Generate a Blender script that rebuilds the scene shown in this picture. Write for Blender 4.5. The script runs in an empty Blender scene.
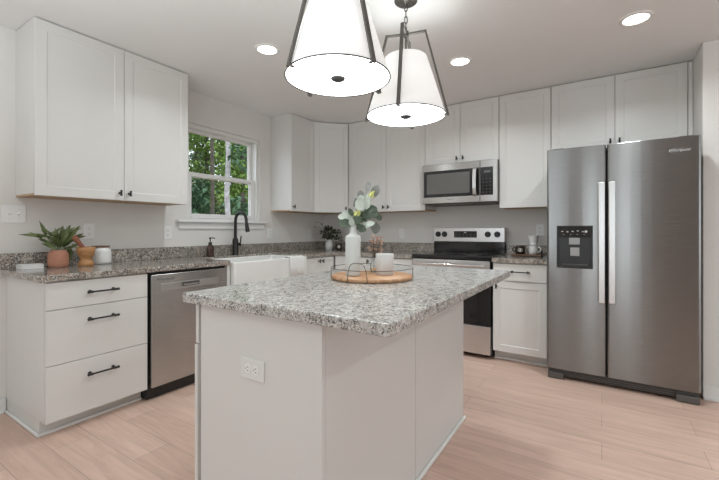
import bpy, math, random
from mathutils import Vector, Matrix
random.seed(7)
scene = bpy.context.scene
COL = scene.collection
PI = math.pi
H = 2.459            # ceiling height

# ------------------------------------------------------------------ camera
cam_d = bpy.data.cameras.new('camera'); cam = bpy.data.objects.new('camera', cam_d); COL.objects.link(cam)
cam_d.sensor_width = 36.0; cam_d.lens = 378.19 / 719 * 36.0; cam_d.shift_y = -9.81 / 719
cam_d.clip_start = 0.02
cam.location = (3.2095, -4.1174, 1.1621); cam.rotation_euler = (PI / 2, 0, math.radians(32.6612))
scene.camera = cam

# ------------------------------------------------------------------ world, daylight, exposure
W = bpy.data.worlds.new('overcast_sky'); scene.world = W; W.use_nodes = True
bg = W.node_tree.nodes['Background']; bg.inputs[0].default_value = (0.86, 0.93, 1.0, 1); bg.inputs[1].default_value = 2.2
vs = scene.view_settings
vs.view_transform = 'Standard'; vs.look = 'None'; vs.exposure = -0.08; vs.gamma = 1.0; vs.use_curve_mapping = False

def area(name, loc, rot, sx, sy, power, color=(1, 1, 1), spread=PI):
    d = bpy.data.lights.new(name, 'AREA'); d.shape = 'RECTANGLE'; d.size = sx; d.size_y = sy
    d.energy = power; d.color = color; d.spread = spread
    o = bpy.data.objects.new(name, d); COL.objects.link(o); o.location = loc; o.rotation_euler = rot
    return o
# daylight entering through the openings of the living space behind and to the right
area('daylight_rear', (1.45, -7.9, 1.3), (PI / 2, 0, 0), 1.5, 1.8, 9, (0.85, 0.96, 1.0))
area('daylight_sidelight', (3.36, -7.9, 1.2), (PI / 2, 0, 0), .14, 2.1, 14, (0.85, 0.96, 1.0))
area('daylight_right', (6.95, -3.4, 1.35), (PI / 2, 0, PI / 2), 2.6, 1.7, 6, (0.87, 0.96, 1.0))
for k_, y_ in enumerate((-3.5, -2.2)):      # the ceiling downlights of the dining area at the right
    o_ = area('dining_downlight', (4.9, y_, H - .012), (0, 0, 0), .15, .15, 7, (.90, .98, 1), math.radians(150)); o_.data.shape = 'DISK'
# added fill light, out of view, aimed at the ceiling to even the room
area('ceiling_bounce_fill', (2.0, -4.4, 1.45), (PI, 0, 0), 1.4, 1.4, 36, (0.83, 0.955, 0.985))

# ------------------------------------------------------------------ materials
def newmat(name):
    m = bpy.data.materials.new(name); m.use_nodes = True
    nt = m.node_tree; b = nt.nodes['Principled BSDF']
    return m, nt, b
def simple(name, col, rough=0.5, metal=0.0, spec=0.5, noise=0.0, nscale=20, bump=0.0, coat=0.0):
    m, nt, b = newmat(name)
    b.inputs['Base Color'].default_value = (*col, 1); b.inputs['Roughness'].default_value = rough
    b.inputs['Metallic'].default_value = metal; b.inputs['Specular IOR Level'].default_value = spec
    b.inputs['Coat Weight'].default_value = coat
    if noise or bump:
        tc = nt.nodes.new('ShaderNodeTexCoord'); n = nt.nodes.new('ShaderNodeTexNoise')
        n.inputs['Scale'].default_value = nscale; n.inputs['Detail'].default_value = 4
        nt.links.new(tc.outputs['Object'], n.inputs['Vector'])
        if noise:
            r = nt.nodes.new('ShaderNodeValToRGB')
            r.color_ramp.elements[0].position = 0.3; r.color_ramp.elements[1].position = 0.7
            r.color_ramp.elements[0].color = (*[c * (1 - noise) for c in col], 1)
            r.color_ramp.elements[1].color = (*[min(1, c * (1 + noise)) for c in col], 1)
            nt.links.new(n.outputs['Fac'], r.inputs['Fac']); nt.links.new(r.outputs['Color'], b.inputs['Base Color'])
        if bump:
            bp = nt.nodes.new('ShaderNodeBump'); bp.inputs['Strength'].default_value = bump; bp.inputs['Distance'].default_value = 0.002
            nt.links.new(n.outputs['Fac'], bp.inputs['Height']); nt.links.new(bp.outputs['Normal'], b.inputs['Normal'])
    return m
def emit(name, col, strength, base=(0.8, 0.8, 0.8)):
    m, nt, b = newmat(name)
    b.inputs['Base Color'].default_value = (*base, 1); b.inputs['Roughness'].default_value = 0.7
    b.inputs['Emission Color'].default_value = (*col, 1); b.inputs['Emission Strength'].default_value = strength
    return m
def granite(name, dark, scale=1.0, warm=(0.34, 0.27, 0.21)):
    m, nt, b = newmat(name); N = nt.nodes.new; L = nt.links.new
    tc = N('ShaderNodeTexCoord')
    def noise(s, det=5, rough=0.6):
        n = N('ShaderNodeTexNoise'); n.inputs['Scale'].default_value = s * scale; n.inputs['Detail'].default_value = det
        n.inputs['Roughness'].default_value = rough; L(tc.outputs['Object'], n.inputs['Vector']); return n
    def ramp(src, stops):
        r = N('ShaderNodeValToRGB'); e = r.color_ramp.elements
        while len(e) < len(stops): e.new(0.5)
        for k, (p, c) in enumerate(stops): e[k].position = p; e[k].color = (*c, 1)
        L(src, r.inputs['Fac']); return r
    def mix(fac, a, c):
        x = N('ShaderNodeMix'); x.data_type = 'RGBA'
        L(fac, x.inputs['Factor'])
        for s, v in (('A', a), ('B', c)):
            sock = [i for i in x.inputs if i.name == s and i.type == 'RGBA'][0]
            if isinstance(v, tuple): sock.default_value = (*v, 1)
            else: L(v, sock)
        return [o for o in x.outputs if o.type == 'RGBA'][0]
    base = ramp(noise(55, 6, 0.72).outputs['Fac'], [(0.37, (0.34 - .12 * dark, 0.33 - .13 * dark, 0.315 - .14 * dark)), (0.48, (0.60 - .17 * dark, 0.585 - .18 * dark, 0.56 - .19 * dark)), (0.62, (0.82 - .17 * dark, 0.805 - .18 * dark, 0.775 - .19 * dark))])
    def cells(s, lo, hi):
        v = N('ShaderNodeTexVoronoi'); v.inputs['Scale'].default_value = s * scale
        L(tc.outputs['Object'], v.inputs['Vector'])
        bw = N('ShaderNodeSeparateColor'); L(v.outputs['Color'], bw.inputs[0])
        r = ramp(bw.outputs[0], [(lo, (0, 0, 0)), (hi, (1, 1, 1))]); return r.outputs['Color']
    c1 = mix(cells(230, 0.78 - 0.14 * dark, 0.80 - 0.14 * dark), base.outputs['Color'], warm)
    cl = ramp(noise(24, 4, 0.65).outputs['Fac'], [(0.48 - 0.05 * dark, (0, 0, 0)), (0.62 - 0.05 * dark, (1, 1, 1))])
    sp = cells(250, 0.56, 0.60)
    mul = N('ShaderNodeMath'); mul.operation = 'MULTIPLY'; L(cl.outputs['Color'], mul.inputs[0]); L(sp, mul.inputs[1])
    c2 = mix(mul.outputs[0], c1, (0.15 - .05 * dark, 0.145 - .05 * dark, 0.14 - .05 * dark))
    c3 = mix(cells(190, 0.94 - 0.10 * dark, 0.955 - 0.10 * dark), c2, (0.06, 0.055, 0.052))
    L(c3, b.inputs['Base Color']); b.inputs['Roughness'].default_value = 0.13
    b.inputs['Specular IOR Level'].default_value = 0.5
    return m
def steel(name, col, rough, rot=0.0, aniso=0.75):
    m, nt, b = newmat(name); N = nt.nodes.new; L = nt.links.new
    b.inputs['Metallic'].default_value = 1.0; b.inputs['Base Color'].default_value = (*col, 1)
    b.inputs['Roughness'].default_value = rough
    b.inputs['Anisotropic'].default_value = aniso; b.inputs['Anisotropic Rotation'].default_value = rot
    t = N('ShaderNodeTangent'); t.direction_type = 'RADIAL'; t.axis = 'Z'; L(t.outputs[0], b.inputs['Tangent'])
    tc = N('ShaderNodeTexCoord'); mp = N('ShaderNodeMapping'); mp.inputs['Scale'].default_value = (2, 2, 400)
    n = N('ShaderNodeTexNoise'); n.inputs['Scale'].default_value = 3; n.inputs['Detail'].default_value = 2
    L(tc.outputs['Object'], mp.inputs[0]); L(mp.outputs[0], n.inputs['Vector'])
    r = N('ShaderNodeMapRange'); r.inputs['To Min'].default_value = rough - 0.04; r.inputs['To Max'].default_value = rough + 0.04
    L(n.outputs['Fac'], r.inputs[0]); L(r.outputs[0], b.inputs['Roughness'])
    return m
def wood(name, c1, c2, rough=0.5, scale=(3, 30, 30)):
    m, nt, b = newmat(name); N = nt.nodes.new; L = nt.links.new
    tc = N('ShaderNodeTexCoord'); mp = N('ShaderNodeMapping'); mp.inputs['Scale'].default_value = scale
    n = N('ShaderNodeTexNoise'); n.inputs['Scale'].default_value = 2.5; n.inputs['Detail'].default_value = 5; n.inputs['Distortion'].default_value = 0.6
    L(tc.outputs['Object'], mp.inputs[0]); L(mp.outputs[0], n.inputs['Vector'])
    r = N('ShaderNodeValToRGB'); e = r.color_ramp.elements
    e[0].position = 0.32; e[0].color = (*c1, 1); e[1].position = 0.68; e[1].color = (*c2, 1)
    L(n.outputs['Fac'], r.inputs['Fac']); L(r.outputs['Color'], b.inputs['Base Color']); b.inputs['Roughness'].default_value = rough
    return m
def plank_floor():
    m, nt, b = newmat('plank_floor'); N = nt.nodes.new; L = nt.links.new
    tc = N('ShaderNodeTexCoord')
    br = N('ShaderNodeTexBrick'); br.offset = 0.37; br.offset_frequency = 2; br.squash = 1.0
    br.inputs['Color1'].default_value = (0.70, 0.51, 0.425, 1); br.inputs['Color2'].default_value = (0.61, 0.43, 0.35, 1)
    br.inputs['Mortar'].default_value = (0.36, 0.26, 0.20, 1)
    br.inputs['Scale'].default_value = 1.0; br.inputs['Mortar Size'].default_value = 0.0013; br.inputs['Mortar Smooth'].default_value = 0.2
    br.inputs['Bias'].default_value = 0.0; br.inputs['Brick Width'].default_value = 1.22; br.inputs['Row Height'].default_value = 0.184
    L(tc.outputs['Object'], br.inputs['Vector'])
    mp = N('ShaderNodeMapping'); mp.inputs['Scale'].default_value = (1.1, 11, 1); L(tc.outputs['Object'], mp.inputs[0])
    n = N('ShaderNodeTexNoise'); n.inputs['Scale'].default_value = 2.2; n.inputs['Detail'].default_value = 7; n.inputs['Roughness'].default_value = 0.62; n.inputs['Distortion'].default_value = 0.8
    L(mp.outputs[0], n.inputs['Vector'])
    r = N('ShaderNodeValToRGB'); e = r.color_ramp.elements
    e[0].position = 0.30; e[0].color = (0.84, 0.81, 0.79, 1); e[1].position = 0.66; e[1].color = (1.07, 1.05, 1.04, 1)
    L(n.outputs['Fac'], r.inputs['Fac'])
    mx = N('ShaderNodeMix'); mx.data_type = 'RGBA'; mx.blend_type = 'MULTIPLY'; mx.inputs['Factor'].default_value = 1.0
    A = [i for i in mx.inputs if i.type == 'RGBA']
    L(br.outputs['Color'], A[0]); L(r.outputs['Color'], A[1])
    L([o for o in mx.outputs if o.type == 'RGBA'][0], b.inputs['Base Color'])
    b.inputs['Roughness'].default_value = 0.42; b.inputs['Specular IOR Level'].default_value = 0.4
    bp = N('ShaderNodeBump'); bp.inputs['Strength'].default_value = 0.25; bp.inputs['Distance'].default_value = 0.001
    inv = N('ShaderNodeMath'); inv.operation = 'SUBTRACT'; inv.inputs[0].default_value = 1.0; L(br.outputs['Fac'], inv.inputs[1])
    L(inv.outputs[0], bp.inputs['Height']); L(bp.outputs['Normal'], b.inputs['Normal'])
    return m

M = {
 'cab': simple('cabinet_paint', (0.735, 0.72, 0.695), 0.36, noise=0.012, nscale=3),
 'cab_toe': simple('toe_kick_paint', (0.70, 0.69, 0.66), 0.45),
 'wall': simple('wall_paint', (0.785, 0.76, 0.73), 0.85, noise=0.012, nscale=4, bump=0.05),
 'ceil': simple('ceiling_paint', (0.83, 0.82, 0.81), 0.9, noise=0.01, nscale=3),
 'trim': simple('trim_paint', (0.82, 0.81, 0.79), 0.4),
 'floor': plank_floor(),
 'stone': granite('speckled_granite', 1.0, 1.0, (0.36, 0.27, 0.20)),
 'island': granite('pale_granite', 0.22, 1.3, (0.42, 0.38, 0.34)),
 'steel': steel('brushed_steel', (0.50, 0.49, 0.475), 0.26, 0.25, 0.8),
 'steel_fridge': steel('dark_brushed_steel', (0.25, 0.248, 0.243), 0.26, 0.25, 0.85),
 'steel_bright': simple('satin_steel', (0.66, 0.655, 0.65), 0.30, 1.0),
 'chute': simple('grey_dispenser_plastic', (0.30, 0.30, 0.30), 0.35),
 'chrome': simple('chrome', (0.8, 0.8, 0.8), 0.12, 1.0),
 'black': simple('matte_black_metal', (0.018, 0.017, 0.016), 0.42, 0.3),
 'wire': simple('aged_brass_wire', (0.10, 0.085, 0.065), 0.4, 0.7),
 'bronze': simple('dark_bronze', (0.12, 0.11, 0.10), 0.45, 0.55, noise=0.1),
 'black_glass': simple('black_glass', (0.010, 0.010, 0.011), 0.07, 0.0, 0.6),
 'mw_glass': simple('microwave_window', (0.13, 0.125, 0.118), 0.12, 0.0, 0.6),
 'black_plastic': simple('black_plastic', (0.015, 0.015, 0.015), 0.35),
 'dark_grey': simple('dark_grey_metal', (0.055, 0.054, 0.053), 0.5),
 'grille': simple('grille_plastic', (0.095, 0.088, 0.082), 0.45),
 'display': simple('display_glass', (0.014, 0.014, 0.015), 0.15),
 'ink': simple('light_marking', (0.55, 0.55, 0.55), 0.5),
 'dark_ink': simple('dark_marking', (0.12, 0.12, 0.12), 0.5),
 'cab_under': wood('raw_maple_underside', (0.45, 0.30, 0.17), (0.58, 0.41, 0.25), 0.6),
 'porcelain': simple('white_fireclay', (0.84, 0.83, 0.81), 0.18, coat=0.3),
 'ceramic': simple('matte_white_ceramic', (0.60, 0.605, 0.58), 0.55, bump=0.1, nscale=60),
 'candle': simple('white_stoneware', (0.65, 0.645, 0.63), 0.6, noise=0.03, nscale=40),
 'towel': simple('white_cotton', (0.82, 0.81, 0.79), 0.95, bump=0.8, nscale=220),
 'terracotta': simple('terracotta_clay', (0.44, 0.20, 0.13), 0.75, noise=0.12, nscale=14),
 'mortar': wood('honey_wood', (0.36, 0.16, 0.06), (0.52, 0.27, 0.11), 0.5, (6, 6, 40)),
 'pestle': wood('red_brown_wood', (0.22, 0.075, 0.04), (0.30, 0.11, 0.06), 0.5, (6, 6, 30)),
 'board': wood('acacia_wood', (0.36, 0.17, 0.08), (0.60, 0.36, 0.20), 0.45, (4, 30, 4)),
 'walnut': wood('walnut_wood', (0.14, 0.075, 0.045), (0.22, 0.125, 0.075), 0.5, (4, 30, 30)),
 'leaf': simple('plant_leaf', (0.125, 0.16, 0.055), 0.5, noise=0.35, nscale=18),
 'leaf_dark': simple('olive_leaf', (0.045, 0.06, 0.03), 0.6, noise=0.35, nscale=30),
 'euc': simple('eucalyptus_leaf', (0.095, 0.13, 0.09), 0.6, noise=0.3, nscale=25),
 'euc_pale': simple('pale_eucalyptus_leaf', (0.50, 0.54, 0.48), 0.65, noise=0.15, nscale=25),
 'euc_grey': simple('grey_eucalyptus_leaf', (0.21, 0.215, 0.20), 0.65, noise=0.15, nscale=25),
 'bud': simple('yellow_green_bud', (0.60, 0.62, 0.22), 0.7, noise=0.2, nscale=60),
 'stem': simple('stem_brown', (0.12, 0.085, 0.05), 0.7),
 'stem_green': simple('stem_green', (0.20, 0.24, 0.12), 0.7),
 'petal': simple('dried_petal', (0.64, 0.44, 0.35), 0.8, noise=0.25, nscale=90),
 'amber': simple('amber_glass', (0.05, 0.018, 0.010), 0.12, 0.0, 0.6, coat=0.3),
 'brown_mug': simple('brown_glaze', (0.045, 0.026, 0.017), 0.25),
 'label_white': simple('white_label', (0.70, 0.69, 0.66), 0.6),
 'plate': simple('switch_plate_plastic', (0.88, 0.87, 0.855), 0.35),
 'island_plate': simple('island_plate_plastic', (0.79, 0.78, 0.76), 0.4),
 'slot': simple('dark_slot', (0.05, 0.05, 0.05), 0.6),
 'paper': simple('white_paper', (0.78, 0.775, 0.76), 0.7),
 'shade': emit('lit_linen_shade', (1.0, 0.99, 0.975), 0.46, (0.85, 0.84, 0.82)),
 'diffuser': emit('lit_acrylic_diffuser', (0.93, 0.99, 1.0), 6.5, (0.85, 0.85, 0.84)),
 'lens': emit('lit_downlight_lens', (1.0, 0.96, 0.90), 9.0),
 'bark': simple('tree_bark', (0.085, 0.07, 0.055), 0.9, noise=0.35, nscale=14, bump=0.6),
 'bark_pale': simple('pale_bark', (0.42, 0.40, 0.40), 0.9, noise=0.25, nscale=12, bump=0.5),
 'bark_grey': simple('grey_bark', (0.19, 0.17, 0.18), 0.9, noise=0.3, nscale=14, bump=0.5),
 'tree_leaf': simple('forest_leaf', (0.24, 0.36, 0.09), 0.6, noise=0.45, nscale=2.5),
 'tree_leaf_dark': simple('dark_forest_leaf', (0.085, 0.165, 0.085), 0.6, noise=0.4, nscale=3),
 'litter': simple('forest_litter', (0.26, 0.19, 0.12), 0.95, noise=0.4, nscale=6),
}
g, gnt, gb = newmat('window_glass')
gb.inputs['Base Color'].default_value = (0.96, 0.98, 0.98, 1); gb.inputs['Roughness'].default_value = 0.0
gb.inputs['Transmission Weight'].default_value = 1.0; gb.inputs['IOR'].default_value = 1.0
gb.inputs['Specular IOR Level'].default_value = 0.25
M['pane'] = g
g, gnt, gb = newmat('clear_glass')
gb.inputs['Base Color'].default_value = (0.93, 0.95, 0.95, 1); gb.inputs['Roughness'].default_value = 0.02
gb.inputs['Transmission Weight'].default_value = 1.0; gb.inputs['IOR'].default_value = 1.45
M['glass'] = g

# ------------------------------------------------------------------ mesh helpers
class MB:
    def __init__(s): s.v = []; s.f = []; s.s = []
    def add(s, vs, fs, smooth=False):
        o = len(s.v); s.v += [tuple(p) for p in vs]
        for f in fs: s.f.append([o + i for i in f]); s.s.append(smooth)
        return s
    def box(s, x0, x1, y0, y1, z0, z1):
        v = [(x, y, z) for z in (z0, z1) for y in (y0, y1) for x in (x0, x1)]
        return s.add(v, [(0, 2, 3, 1), (4, 5, 7, 6), (0, 1, 5, 4), (2, 6, 7, 3), (0, 4, 6, 2), (1, 3, 7, 5)])
    def prism(s, poly, z0, z1):
        n = len(poly); a = sum(poly[i][0] * poly[(i + 1) % n][1] - poly[(i + 1) % n][0] * poly[i][1] for i in range(n))
        if a < 0: poly = poly[::-1]
        v = [(x, y, z0) for x, y in poly] + [(x, y, z1) for x, y in poly]
        return s.add(v, [tuple(range(n))[::-1], tuple(range(n, 2 * n))] + [(i, (i + 1) % n, n + (i + 1) % n, n + i) for i in range(n)])
    def cyl(s, p0, p1, r0, r1=None, n=20, caps=True):
        r1 = r0 if r1 is None else r1
        p0 = Vector(p0); p1 = Vector(p1); d = (p1 - p0).normalized()
        u = d.orthogonal().normalized(); w = d.cross(u); v = []
        for p, r in ((p0, r0), (p1, r1)):
            for k in range(n):
                a = 2 * PI * k / n; v.append(p + u * (r * math.cos(a)) + w * (r * math.sin(a)))
        s.add(v, [(k, (k + 1) % n, n + (k + 1) % n, n + k) for k in range(n)], True)
        if caps: s.add(v, [tuple(range(n))[::-1], tuple(range(n, 2 * n))])
        return s
    def lathe(s, prof, c=(0, 0, 0), n=32, smooth=True, rib=0, ribd=0.0, caps=True):
        v = []
        for r, z in prof:
            for k in range(n):
                a = 2 * PI * k / n; rr = r * (1 + (ribd * math.cos(rib * a) if rib else 0))
                v.append((c[0] + rr * math.cos(a), c[1] + rr * math.sin(a), c[2] + z))
        m = len(prof)
        s.add(v, [(j * n + k, j * n + (k + 1) % n, (j + 1) * n + (k + 1) % n, (j + 1) * n + k) for j in range(m - 1) for k in range(n)], smooth)
        if caps and prof[0][0] > 1e-5: s.add(v[:n], [tuple(range(n))[::-1]])
        if caps and prof[-1][0] > 1e-5: s.add(v[-n:], [tuple(range(n))])
        return s
    def tube(s, pts, r, n=10, caps=True, closed=False):
        pts = [Vector(p) for p in pts]; m = len(pts); v = []
        rr = r if isinstance(r, (list, tuple)) else [r] * m
        u = None
        for i, p in enumerate(pts):
            if closed: d = (pts[(i + 1) % m] - pts[i - 1]).normalized()
            else: d = (pts[min(i + 1, m - 1)] - pts[max(i - 1, 0)]).normalized()
            if u is None: u = d.orthogonal().normalized()
            u = (u - d * u.dot(d)).normalized(); w = d.cross(u)
            for k in range(n):
                a = 2 * PI * k / n; v.append(p + u * (rr[i] * math.cos(a)) + w * (rr[i] * math.sin(a)))
        f = [(j * n + k, j * n + (k + 1) % n, (j + 1) * n + (k + 1) % n, (j + 1) * n + k) for j in range(m - 1) for k in range(n)]
        if closed: f += [((m - 1) * n + k, (m - 1) * n + (k + 1) % n, (k + 1) % n, k) for k in range(n)]
        s.add(v, f, True)
        if caps and not closed: s.add(v[:n], [tuple(range(n))[::-1]]); s.add(v[-n:], [tuple(range(n))])
        return s
    def bar(s, p0, p1, w, t, side):
        """rectangular bar from p0 to p1, width w along 'side', thickness t across"""
        p0 = Vector(p0); p1 = Vector(p1); d = (p1 - p0).normalized(); a = Vector(side); a = (a - d * a.dot(d)).normalized(); b = d.cross(a)
        v = [p + a * (i * w / 2) + b * (j * t / 2) for p in (p0, p1) for j in (-1, 1) for i in (-1, 1)]
        return s.add(v, [(0, 2, 3, 1), (4, 5, 7, 6), (0, 1, 5, 4), (2, 6, 7, 3), (0, 4, 6, 2), (1, 3, 7, 5)])
    def leaf(s, p, d, nrm, L, w, shape='lance', bend=0.15, fold=0.12):
        p = Vector(p); d = Vector(d).normalized(); n = Vector(nrm); n = (n - d * n.dot(d))
        n = n.normalized() if n.length > 1e-4 else d.orthogonal().normalized(); side = d.cross(n)
        if shape == 'round': prof = [(0, .10), (.18, .68), (.42, 1.0), (.68, .92), (.9, .5), (1, .12)]
        elif shape == 'lance': prof = [(0, .12), (.2, .7), (.4, 1.0), (.65, .72), (.85, .34), (1, .03)]
        else: prof = [(0, .15), (.4, 1.0), (1, .05)]
        v = []
        for t, ww in prof:
            c = p + d * (L * t) - n * (bend * L * t * t); h = w / 2 * ww
            v += [c - side * h + n * (fold * h), c, c + side * h + n * (fold * h)]
        f = []
        for j in range(len(prof) - 1):
            a = 3 * j; f += [(a, a + 1, a + 4, a + 3), (a + 1, a + 2, a + 5, a + 4)]
        return s.add(v, f, True)
    def shift(s, off):
        s.v = [(x - off[0], y - off[1], z - off[2]) for x, y, z in s.v]; return s
    def mesh(s, name):
        me = bpy.data.meshes.new(name); me.from_pydata(s.v, [], s.f); me.polygons.foreach_set('use_smooth', s.s); me.update(); return me
    def build(s, name, mat, parent=None, bevel=0.0, loc=None, rotz=0.0, world=False, seg=2):
        if world and parent is not None: s.shift(parent.location)
        me = s.mesh(name); me.materials.append(M[mat] if isinstance(mat, str) else mat)
        return link(name, me, parent, bevel, loc, rotz, seg)
def link(name, me, parent=None, bevel=0.0, loc=None, rotz=0.0, seg=2):
    o = bpy.data.objects.new(name, me); COL.objects.link(o)
    if parent is not None: o.parent = parent
    if loc is not None: o.location = loc
    o.rotation_euler = (0, 0, rotz)
    if bevel:
        b = o.modifiers.new('bevel', 'BEVEL'); b.width = bevel; b.segments = seg; b.limit_method = 'ANGLE'; b.angle_limit = math.radians(40)
    return o
def thing(name, label, cat, loc=(0, 0, 0), rotz=0.0, group=None):
    o = bpy.data.objects.new(name, None); COL.objects.link(o); o.empty_display_size = 0.05
    o.location = loc; o.rotation_euler = (0, 0, rotz); o['label'] = label; o['category'] = cat
    if group: o['group'] = group
    return o
def tag(o, label, cat, group=None, kind=None):
    o['label'] = label; o['category'] = cat
    if group: o['group'] = group
    if kind: o['kind'] = kind
    return o
def struct(name, mb, mat, bevel=0.0):
    o = mb.build(name, mat, None, bevel); o['kind'] = 'structure'; return o
def text(name, body, size, mat, parent, loc, rot, shear=0.0, extrude=0.0004):
    c = bpy.data.curves.new(name, 'FONT'); c.body = body; c.size = size; c.extrude = extrude; c.shear = shear
    c.align_x = 'CENTER'; c.align_y = 'CENTER'
    t = bpy.data.objects.new(name, c); COL.objects.link(t)
    dg = bpy.context.evaluated_depsgraph_get(); me = bpy.data.meshes.new_from_object(t.evaluated_get(dg))
    bpy.data.objects.remove(t); me.materials.clear(); me.materials.append(M[mat])
    o = bpy.data.objects.new(name, me); COL.objects.link(o); o.parent = parent; o.location = loc; o.rotation_euler = rot
    return o
def copy_tree(o, parent=None):
    c = o.copy(); COL.objects.link(c); c.parent = parent
    for ch in list(o.children): copy_tree(ch, c)
    return c
def rounded(poly, radii, n=6):
    out = []; m = len(poly)
    for i, p in enumerate(poly):
        r = radii[i]
        if r <= 0: out.append(p); continue
        P = Vector(p); a = (Vector(poly[i - 1]) - P).normalized(); b = (Vector(poly[(i + 1) % m]) - P).normalized()
        A = P + a * r; B = P + b * r
        for k in range(n + 1):
            t = k / n; q = A * (1 - t) ** 2 + P * (2 * t * (1 - t)) + B * t * t; out.append((q.x, q.y))
    return out

# ------------------------------------------------------------------ the room
XR, YR = 7.0, -8.0
struct('floor', MB().box(-0.15, XR + .15, YR - .15, 0.15, -0.06, 0), 'floor')
struct('ceiling', MB().box(-0.15, XR + .15, YR - .15, 0.15, H, H + 0.08), 'ceil')
WY0, WY1, WZ0, WZ1 = -2.045, -1.178, 1.252, 2.160
wl = MB()
wl.box(-.15, 0, YR - .15, WY0, 0, H).box(-.15, 0, WY1, .15, 0, H).box(-.15, 0, WY0, WY1, 0, WZ0).box(-.15, 0, WY0, WY1, WZ1, H)
struct('wall_left', wl, 'wall')
struct('wall_back', MB().box(0, 3.795, 0, .15, 0, H), 'wall')
RY = -0.64
struct('wall_right', MB().box(3.795, XR + .15, RY, .15, 0, H), 'wall', 0.006)
# the living space behind the camera: side wall and rear wall with glazed openings
ws = MB(); ws.box(XR, XR + .15, YR - .15, -4.75, 0, H).box(XR, XR + .15, -2.05, RY, 0, H).box(XR, XR + .15, -4.75, -2.05, 0, .45).box(XR, XR + .15, -4.75, -2.05, 2.2, H)
struct('wall_far_side', ws, 'wall')
wr = MB().box(0, .7, YR - .15, YR, 0, H).box(2.2, 3.22, YR - .15, YR, 0, H).box(3.50, XR, YR - .15, YR, 0, H).box(.7, 2.2, YR - .15, YR, 0, .4).box(.7, 2.2, YR - .15, YR, 2.2, H).box(3.22, 3.50, YR - .15, YR, 0, .15).box(3.22, 3.50, YR - .15, YR, 2.25, H)
struct('wall_rear', wr, 'wall')
bb = MB().box(3.795, XR, RY - .013, RY, 0, .095).box(3.795, XR, RY - .026, RY - .013, 0, .018)
struct('baseboard_right', bb, 'trim', 0.004)
bb = MB().box(0, .013, YR, -3.305, 0, .095).box(.013, .026, YR, -3.318, 0, .018)
struct('baseboard_left', bb, 'trim', 0.004)

# window over the sink
win = bpy.data.objects.new('window_1', None); COL.objects.link(win); win.location = (-.06, (WY0 + WY1) / 2, WZ0); win['kind'] = 'structure'
fr = MB()
for a in ((-.148, -.018),):
    fr.box(a[0], a[1], WY0 + .001, WY0 + .028, WZ0 + .001, WZ1 - .001).box(a[0], a[1], WY1 - .028, WY1 - .001, WZ0 + .001, WZ1 - .001)
    fr.box(a[0], a[1], WY0 + .028, WY1 - .028, WZ1 - .032, WZ1 - .001).box(a[0], a[1], WY0 + .028, WY1 - .028, WZ0 + .001, WZ0 + .022)
fr.build('frame', 'trim', win, 0.003, world=True)
def sash(name, x0, x1, z0, z1, bot, top, st):
    ya, yb = WY0 + .029, WY1 - .029
    m = MB(); m.box(x0, x1, ya, ya + st, z0, z1).box(x0, x1, yb - st, yb, z0, z1).box(x0, x1, ya + st, yb - st, z0, z0 + bot).box(x0, x1, ya + st, yb - st, z1 - top, z1)
    o = m.build(name, 'trim', win, 0.003, world=True)
    xm = (x0 + x1) / 2
    MB().box(xm - .003, xm + .003, ya + st, yb - st, z0 + bot, z1 - top).shift(win.location).build('pane', 'pane', o)
sash('upper_sash', -.125, -.088, 1.672, 2.127, .040, .030, .036)
sash('lower_sash', -.084, -.047, 1.276, 1.712, .044, .038, .046)
m = MB().box(-.017, .052, WY0 - .115, WY1 + .085, WZ0 - .018, WZ0 + .004); m.build('stool', 'trim', win, 0.006, world=True)
m = MB().box(.001, .02, WY0 - .09, WY1 + .06, WZ0 - .078, WZ0 - .019); m.build('apron', 'trim', win, 0.004, world=True)

# ------------------------------------------------------------------ cabinet pieces
def door_mesh(name, w, h, t=.019, rail=.058, rec=.0045, slab=False):
    mb = MB(); c = .0016
    def loop(i, y): return [(i, y, i), (w - i, y, i), (w - i, y, h - i), (i, y, h - i)]
    loops = [loop(0, 0), loop(0, -t + c), loop(c, -t)]
    if not slab: loops += [loop(rail, -t), loop(rail + .005, -t + rec)]
    v = [p for l in loops for p in l]; f = [(0, 3, 2, 1)][:1]
    f = [(3, 2, 1, 0)]
    for j in range(len(loops) - 1):
        for k in range(4): f.append((4 * j + k, 4 * j + (k + 1) % 4, 4 * j + 4 + (k + 1) % 4, 4 * j + 4 + k))
    e = 4 * (len(loops) - 1); f.append((e, e + 1, e + 2, e + 3))
    mb.add(v, f); me = mb.mesh(name); me.materials.append(M['cab']); return me
KNOB = None
def knob_mesh():
    global KNOB
    if KNOB is None:
        m = MB(); m.cyl((0, 0, 0), (0, -.004, 0), .009, n=16).cyl((0, -.003, 0), (0, -.024, 0), .0048, n=12)
        m.cyl((0, -.027, -.018), (0, -.027, .018), .0062, n=12).cyl((0, -.027, -.020), (0, -.027, -.014), .0078, n=12).cyl((0, -.027, .014), (0, -.027, .020), .0078, n=12)
        KNOB = m.mesh('knob'); KNOB.materials.append(M['black'])
    return KNOB
PULL = {}
def pull_mesh(L):
    if L not in PULL:
        m = MB(); a = L / 2
        m.cyl((-a, -.032, 0), (a, -.032, 0), .0052, n=12)
        for s in (-1, 1):
            m.cyl((s * (a - .022), 0, 0), (s * (a - .022), -.032, 0), .0055, n=12).cyl((s * (a - .022), 0, 0), (s * (a - .022), -.004, 0), .010, n=14)
            m.cyl((s * (a - .010), -.032, 0), (s * a, -.032, 0), .0078, n=12).cyl((s * (a - .028), -.032, 0), (s * (a - .016), -.032, 0), .0078, n=12)
        me = m.mesh('pull'); me.materials.append(M['black']); PULL[L] = me
    return PULL[L]
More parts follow.
